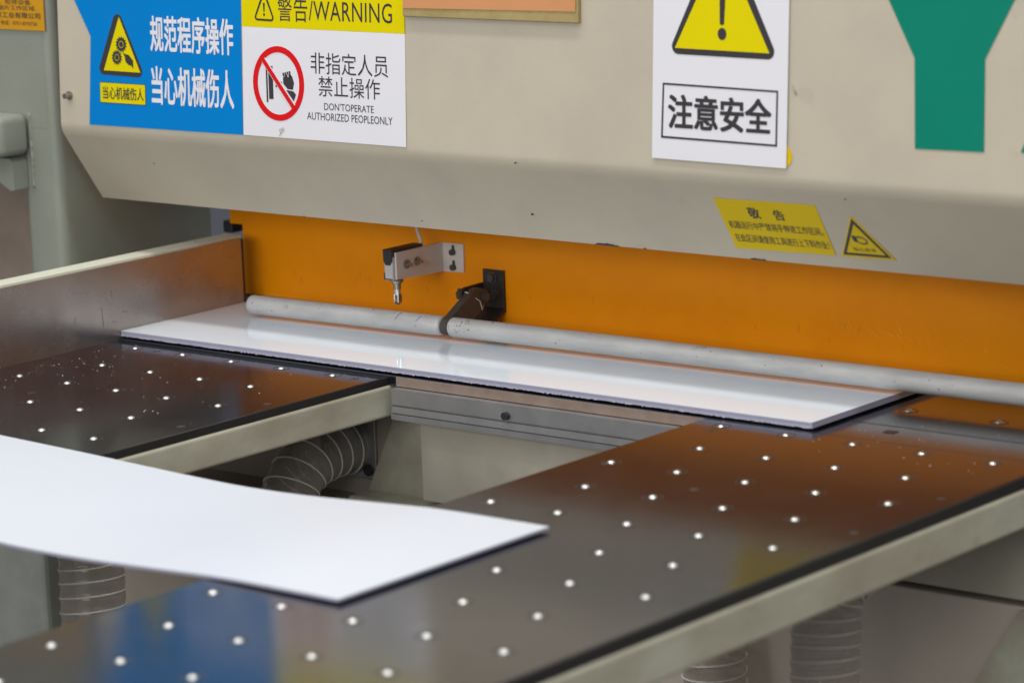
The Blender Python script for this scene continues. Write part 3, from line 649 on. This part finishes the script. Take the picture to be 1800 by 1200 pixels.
bm = bmesh.new(); cyl(bm, (-0.6960, 0.3045, 0.0615), (-0.6450, 0.3045, 0.0615), 0.0055, 16); cyl(bm, (-0.6960, 0.3045, 0.0615), (-0.6885, 0.3045, 0.0615), 0.0095, 6); cyl(bm, (-0.6465, 0.3045, 0.0615), (-0.6445, 0.3045, 0.0615), 0.0085, 24); cyl(bm, (-0.6444, 0.3045, 0.0615), (-0.6425, 0.3045, 0.0615), 0.0062, 24)
obj('hinge_pin', bm, M['rust'], hk)
AP = [(0.2920, 0.0765), (0.2998, 0.0752), (0.3100, 0.0705), (0.3155, 0.0620), (0.3130, 0.0555), (0.3010, 0.0490), (0.2890, 0.0400), (0.2745, 0.0310), (0.2550, 0.0255), (0.2370, 0.0240), (0.2315, 0.0190), (0.2240, 0.0176), (0.2165, 0.0210), (0.2135, 0.0290), (0.2150, 0.0355), (0.2200, 0.0410), (0.2290, 0.0445), (0.2763, 0.0718), (0.2850, 0.0757)]
bm = bmesh.new(); plate_x(bm, AP, -0.6600, -0.6468)
bmesh.ops.bevel(bm, geom=bm.edges[:], offset=0.0007, segments=1, affect='EDGES')
ha = obj('hook_arm', bm, M['rust'], hk)
bm = bmesh.new(); tube(bm, [(-0.6605, 0.2760, 0.0722), (-0.6540, 0.2745, 0.0716), (-0.6460, 0.2850, 0.0615), (-0.6455, 0.2911, 0.0575), (-0.6455, 0.2960, 0.0440)], 0.0007, 6); obj('spring_wire', bm, M['cable'], hk)

# ------------------------------------------------------------------ white panels
pan = thing('plastic_panel', 'long glossy white plastic sheet stack lying flat under the metal tube', 'plastic sheet', (-0.5, 0.2, 0.003))
bm = bmesh.new()
X0, X1, Y0, Y1 = -1.1415, 0.1160, 0.0345, 0.47
L0 = 0.0031; H = 0.0024
for i in range(3):
    z0 = L0+i*(H+0.0002); box(bm, X0, X1-0.0004*((i*7) % 3), Y0+0.0004*((i*5) % 3), Y1, z0, z0+H, 0.0002, 1)
bm.normal_update()
zt = L0+3*H+0.0004
for fc in bm.faces: fc.material_index = 0 if (fc.normal.z > 0.9 and fc.calc_center_median().z > zt-0.0003) else 1
obj('sheet_stack', bm, [M['white'], M['sheetedge']], pan)
bm = bmesh.new(); x = X0
while x < X1-0.004:
    wd = random.uniform(0.001, 0.003)
    if random.random() < 0.5:
        h = random.uniform(0.0, 0.0004) if random.random() < 0.95 else random.uniform(0.0007, 0.0015)
        a = [bm.verts.new(p) for p in ((x, Y0-0.0002, L0+0.0004), (x+wd, Y0-0.0002, L0+0.0004), (x+wd*0.7, Y0-0.0009, L0-h), (x+wd*0.3, Y0-0.0009, L0-h), (x, Y0+0.001, L0+0.0003), (x+wd, Y0+0.001, L0+0.0003))]
        bm.faces.new((a[0], a[1], a[2], a[3])); bm.faces.new((a[3], a[2], a[5], a[4]))
    x += wd
obj('saw_burr', bm, M['burr'], pan)

sh = bmesh.new()
NX, SX0, SX1, SY0, SY1, TH = 120, -1.12, 0.1475, -0.8800, -0.5320, 0.0034
SAG = [(0.20, 0.0064), (0.10, 0.0063), (-0.02, 0.0050), (-0.133, -0.0008), (-0.234, -0.0060), (-0.335, -0.0078), (-0.43, -0.0056), (-0.527, -0.0024), (-0.60, 0.0002), (-0.72, 0.0036), (-0.90, 0.0086), (-1.2, 0.0168)]
def ztop(x, y):
    v = (SY1-y)/(SY1-SY0)
    for i in range(1, len(SAG)-1):
        (xa, za), (xb, zb) = SAG[i], SAG[i+1] if i+1 < len(SAG) else SAG[i]
        if xb <= x <= xa:
            zp = SAG[i-1][1]; zn = SAG[min(i+2, len(SAG)-1)][1]
            hp = SAG[i-1][0]-xa; h = xa-xb; hn = xb-SAG[min(i+2, len(SAG)-1)][0] or h
            m0 = 0.5*((za-zp)/hp+(zb-za)/h)*h; m1 = 0.5*((zb-za)/h+(zn-zb)/hn)*h; t = (xa-x)/h
            z = (2*t**3-3*t*t+1)*za+(t**3-2*t*t+t)*m0+(-2*t**3+3*t*t)*zb+(t**3-t*t)*m1
            break
    else: z = 0.0064
    return z + (0.14*v*(0.0064-z) if x > -0.6 else 0.14*v*0.0062)
rows = []
NY = 6
for i in range(NX+1):
    x = SX0+(SX1-SX0)*i/NX
    rows.append(([sh.verts.new((x, SY0+(SY1-SY0)*j/NY, ztop(x, SY0+(SY1-SY0)*j/NY))) for j in range(NY+1)],
                 [sh.verts.new((x, SY0+(SY1-SY0)*j/NY, ztop(x, SY0+(SY1-SY0)*j/NY)-TH)) for j in range(NY+1)]))
for (t0, b0), (t1, b1) in zip(rows, rows[1:]):
    for j in range(NY):
        sh.faces.new((t0[j], t1[j], t1[j+1], t0[j+1])).material_index = 0
        sh.faces.new((b0[j], b0[j+1], b1[j+1], b1[j])).material_index = 1
    sh.faces.new((t0[0], b0[0], b1[0], t1[0])).material_index = 1
    sh.faces.new((t0[NY], t1[NY], b1[NY], b0[NY])).material_index = 1
for k in (0, -1):
    t, b = rows[k]
    for j in range(NY): sh.faces.new((t[j], t[j+1], b[j+1], b[j])).material_index = 1
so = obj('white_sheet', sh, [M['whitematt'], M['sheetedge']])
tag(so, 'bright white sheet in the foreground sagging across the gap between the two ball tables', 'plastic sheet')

# ------------------------------------------------------------------ hoses
def catmull(P, n=14):
    P = [Vector(p) for p in P]; P = [P[0]*2-P[1]] + P + [P[-1]*2-P[-2]]; out = []
    for i in range(1, len(P)-2):
        for k in range(n):
            t = k/n; a, b, c, d = P[i-1], P[i], P[i+1], P[i+2]
            out.append(0.5*((2*b)+(c-a)*t+(2*a-5*b+4*c-d)*t*t+(3*b-a-3*c+d)*t**3))
    out.append(P[-2]); return out
def hose(label, ctrl, r, pitch, wire=0.0011):
    root = thing('dust_hose', label, 'hose', ctrl[-1], group='clear dust hoses below the tables')
    path = catmull(ctrl, 16)
    # resample evenly
    d = [0.0]
    for a, b in zip(path, path[1:]): d.append(d[-1]+(b-a).length)
    def at(s):
        s = max(0, min(d[-1], s))
        for i in range(1, len(d)):
            if d[i] >= s:
                t = (s-d[i-1])/max(1e-9, d[i]-d[i-1]); return path[i-1].lerp(path[i], t)
        return path[-1]
    step = pitch/6; N = int(d[-1]/step)
    pts = [at(i*step) for i in range(N+1)]
    rad = [r*(1-0.035*(0.5-0.5*math.cos(2*math.pi*i/6))) for i in range(N+1)]
    bm = bmesh.new(); tube(bm, pts, rad, 36, cap=False); obj('hose_film', bm, M['clear'], root, True)
    # wire spiral in the same moving frame
    per = 26; tot = int(d[-1]/pitch*per); wp = []
    a = None
    for i in range(tot):
        s = d[-1]*i/tot; p = at(s); t = (at(s+0.002)-at(s-0.002)).normalized()
        a = t.orthogonal().normalized() if a is None else (a-t*a.dot(t)).normalized()
        b = t.cross(a); an = 2*math.pi*i/per; wp.append(p+(a*math.cos(an)+b*math.sin(an))*(r*1.008))
    bm = bmesh.new(); tube(bm, wp, wire, 6); obj('wire_coil', bm, M['wire'], root, True)
    return root
hose('clear dust hose bending down from the square port plate in the gap', [(-0.738, 0.090, -0.131), (-0.738, 0.050, -0.131), (-0.738, 0.000, -0.142), (-0.738, -0.040, -0.185), (-0.738, -0.052, -0.26), (-0.738, -0.052, -0.5)], 0.0405, 0.0235, 0.0013)
hose('clear dust hose hanging below the near edge of the white sheet', [(-0.714, -0.446, -0.03), (-0.711, -0.446, -0.12), (-0.706, -0.448, -0.18), (-0.700, -0.455, -0.25), (-0.695, -0.46, -0.36), (-0.69, -0.46, -0.6)], 0.0435, 0.0192)
hose('clear dust hose with slanting rings below the right table rail', [(0.285, -0.02, -0.100), (0.275, -0.09, -0.108), (0.266, -0.150, -0.140), (0.266, -0.165, -0.20), (0.269, -0.172, -0.26), (0.27, -0.175, -0.38), (0.27, -0.175, -0.6)], 0.0415, 0.0165)
hose('clear dust hose mostly cut off by the bottom of the picture', [(-0.03, 0.02, -0.255), (-0.022, -0.0, -0.28), (-0.018, -0.004, -0.31), (-0.018, -0.004, -0.36), (-0.018, -0.004, -0.6)], 0.042, 0.017)

# ------------------------------------------------------------------ plastic crumbs on the tables
bm = bmesh.new()
for i in range(150):
    q = random.random()
    if q < 0.5: x, y = random.gauss(-1.06, 0.05), random.gauss(-0.12, 0.09)
    elif q < 0.75: x, y = random.uniform(-1.1, -0.62), random.uniform(-0.35, 0.02)
    else: x, y = random.uniform(0.14, 0.42), random.uniform(-0.06, 0.2)
    if not (-1.128 < x < -0.59 and y < 0.025) and not (0.13 < x < 0.46): continue
    s = random.uniform(0.0003, 0.0008)*(1.4 if random.random() < .1 else 1)
    M_ = Matrix.Translation((x, y, s*0.35 - (0.0033 if x < -0.5 else 0.0))) @ Matrix.Rotation(random.uniform(0, 3), 4, 'Z') @ Matrix.Diagonal((s*random.uniform(.7, 1.6), s, s*0.5, 1))
    bmesh.ops.create_icosphere(bm, subdivisions=1, radius=1.0, matrix=M_)
tag(obj('plastic_crumbs', bm, M['crumb']), 'fine white plastic crumbs scattered on the dark tables', 'crumbs', kind='stuff')
